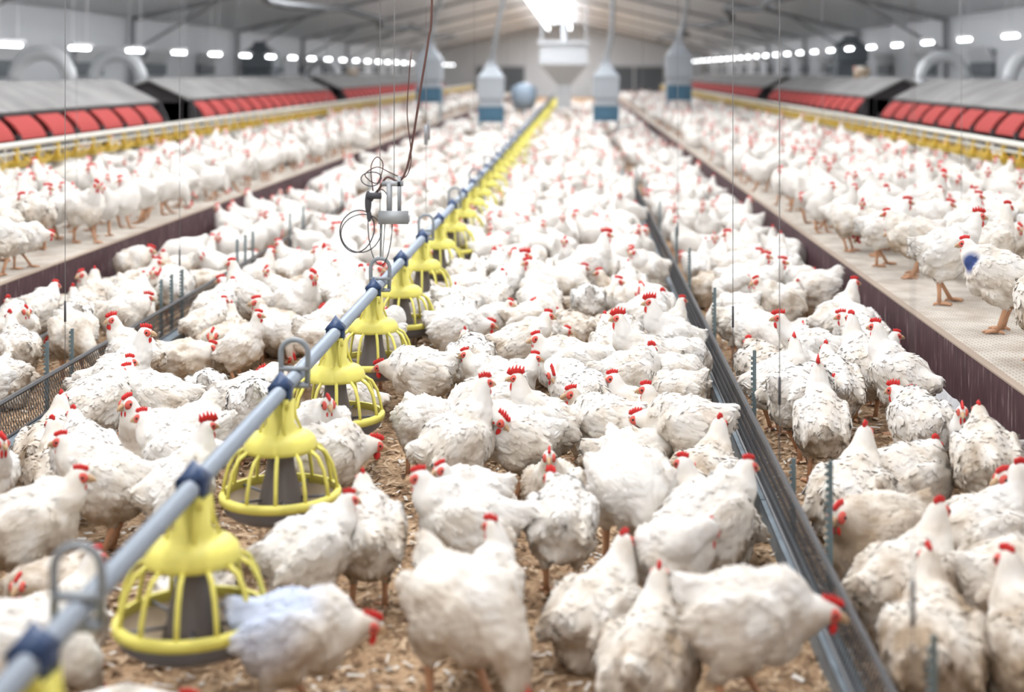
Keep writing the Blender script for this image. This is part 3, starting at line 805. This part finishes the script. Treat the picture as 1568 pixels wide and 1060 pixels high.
# ------------------------------------------------------------------ lamps
M_TUBEL = mat("fluorescent_tube", (1, 1, 1), .5, emit=(.95, .98, 1.0), es=12)
M_HOUS = mat("lamp_housing_white", (.8, .8, .82), .5)
def lamp_row(name, X, z, y0, y1, step, ln):
    g = MB(); y = y0
    while y < y1:
        g.box((X-.06, y-ln/2-.03, z+.03), (X+.06, y+ln/2+.03, z+.07), 1)
        g.tube([(X, y-ln/2, z), (X, y+ln/2, z)], .026, 0, 6)
        for e in (-ln*.4, ln*.4): g.tube([(X, y+e, z+.07), (X, y+e, ceil_z(X)-.02)], .004, 1, 4)
        y += step
    g.obj(name, [M_TUBEL, M_HOUS], False)
lamp_row("side_lamp_row_left", -6.9, 1.96, 9.9, 80, 2.45, .70)
lamp_row("side_lamp_row_right", 5.9, 2.12, 10.2, 80, 2.3, .60)
lamp_row("ridge_lamp_row", -1.75, 4.1, 3, 86, 2.2, 1.5); lamp_row("ridge_lamp_row", -.45, 4.1, 3, 86, 2.2, 1.5)
lamp_row("added_bay_lamp_row", -5.2, 3.30, -4, 28, 2.2, 1.7); lamp_row("added_bay_lamp_row", 3.7, 3.30, -4, 28, 2.2, 1.7)  # extra rows above the frame, added to light the near area
def area(name, X, Y, Z, sx, sy, e, up=False, col=(.99, .99, 1.0)):
    l = bpy.data.lights.new(name, 'AREA'); l.shape = 'RECTANGLE'; l.size = sx; l.size_y = sy; l.energy = e; l.color = col
    o = bpy.data.objects.new(name, l); o.location = (X, Y, Z); COL.objects.link(o)
    if up: o.rotation_euler = (math.pi, 0, 0)
    return o
for X in (-1.75, -.45):
    area("ridge_lamp_light", X, 8, 4.05, .2, 24, 225)
    area("ridge_lamp_light", X, 34, 4.05, .2, 26, 300)
    area("ridge_lamp_light", X, 68, 4.05, .2, 38, 560)
area("added_bay_fill_light", -5.2, 12, 3.25, .4, 32, 380)  # fill light added for the near area, set under the extra rows
area("added_bay_fill_light", 3.7, 12, 3.25, .4, 32, 380)
area("ceiling_fill_uplight", -1.1, 62, 4.20, .8, 50, 1500, True)  # upward fill added above the ridge tubes to brighten the ceiling
area("ceiling_fill_uplight", -1.1, 20, 4.20, .8, 34, 600, True)
w = bpy.data.worlds.new("World"); scene.world = w; w.use_nodes = True
w.node_tree.nodes["Background"].inputs[0].default_value = (.8, .85, .9, 1); w.node_tree.nodes["Background"].inputs[1].default_value = .5

# ------------------------------------------------------------------ camera
cd = bpy.data.cameras.new("camera"); cam = bpy.data.objects.new("camera", cd); COL.objects.link(cam)
cam.location = (0, 0, 1.65); cam.rotation_euler = (math.radians(90), 0, 0)
cd.lens = 50; cd.sensor_width = 36; cd.shift_x = -.0644; cd.shift_y = -.269
cd.dof.use_dof = True; cd.dof.focus_distance = 6.2; cd.dof.aperture_fstop = 1.4
cd.clip_end = 200
scene.camera = cam
scene.cycles.max_bounces = 3; scene.cycles.diffuse_bounces = 2; scene.cycles.glossy_bounces = 1
scene.view_settings.view_transform = 'Standard'; scene.view_settings.look = 'None'
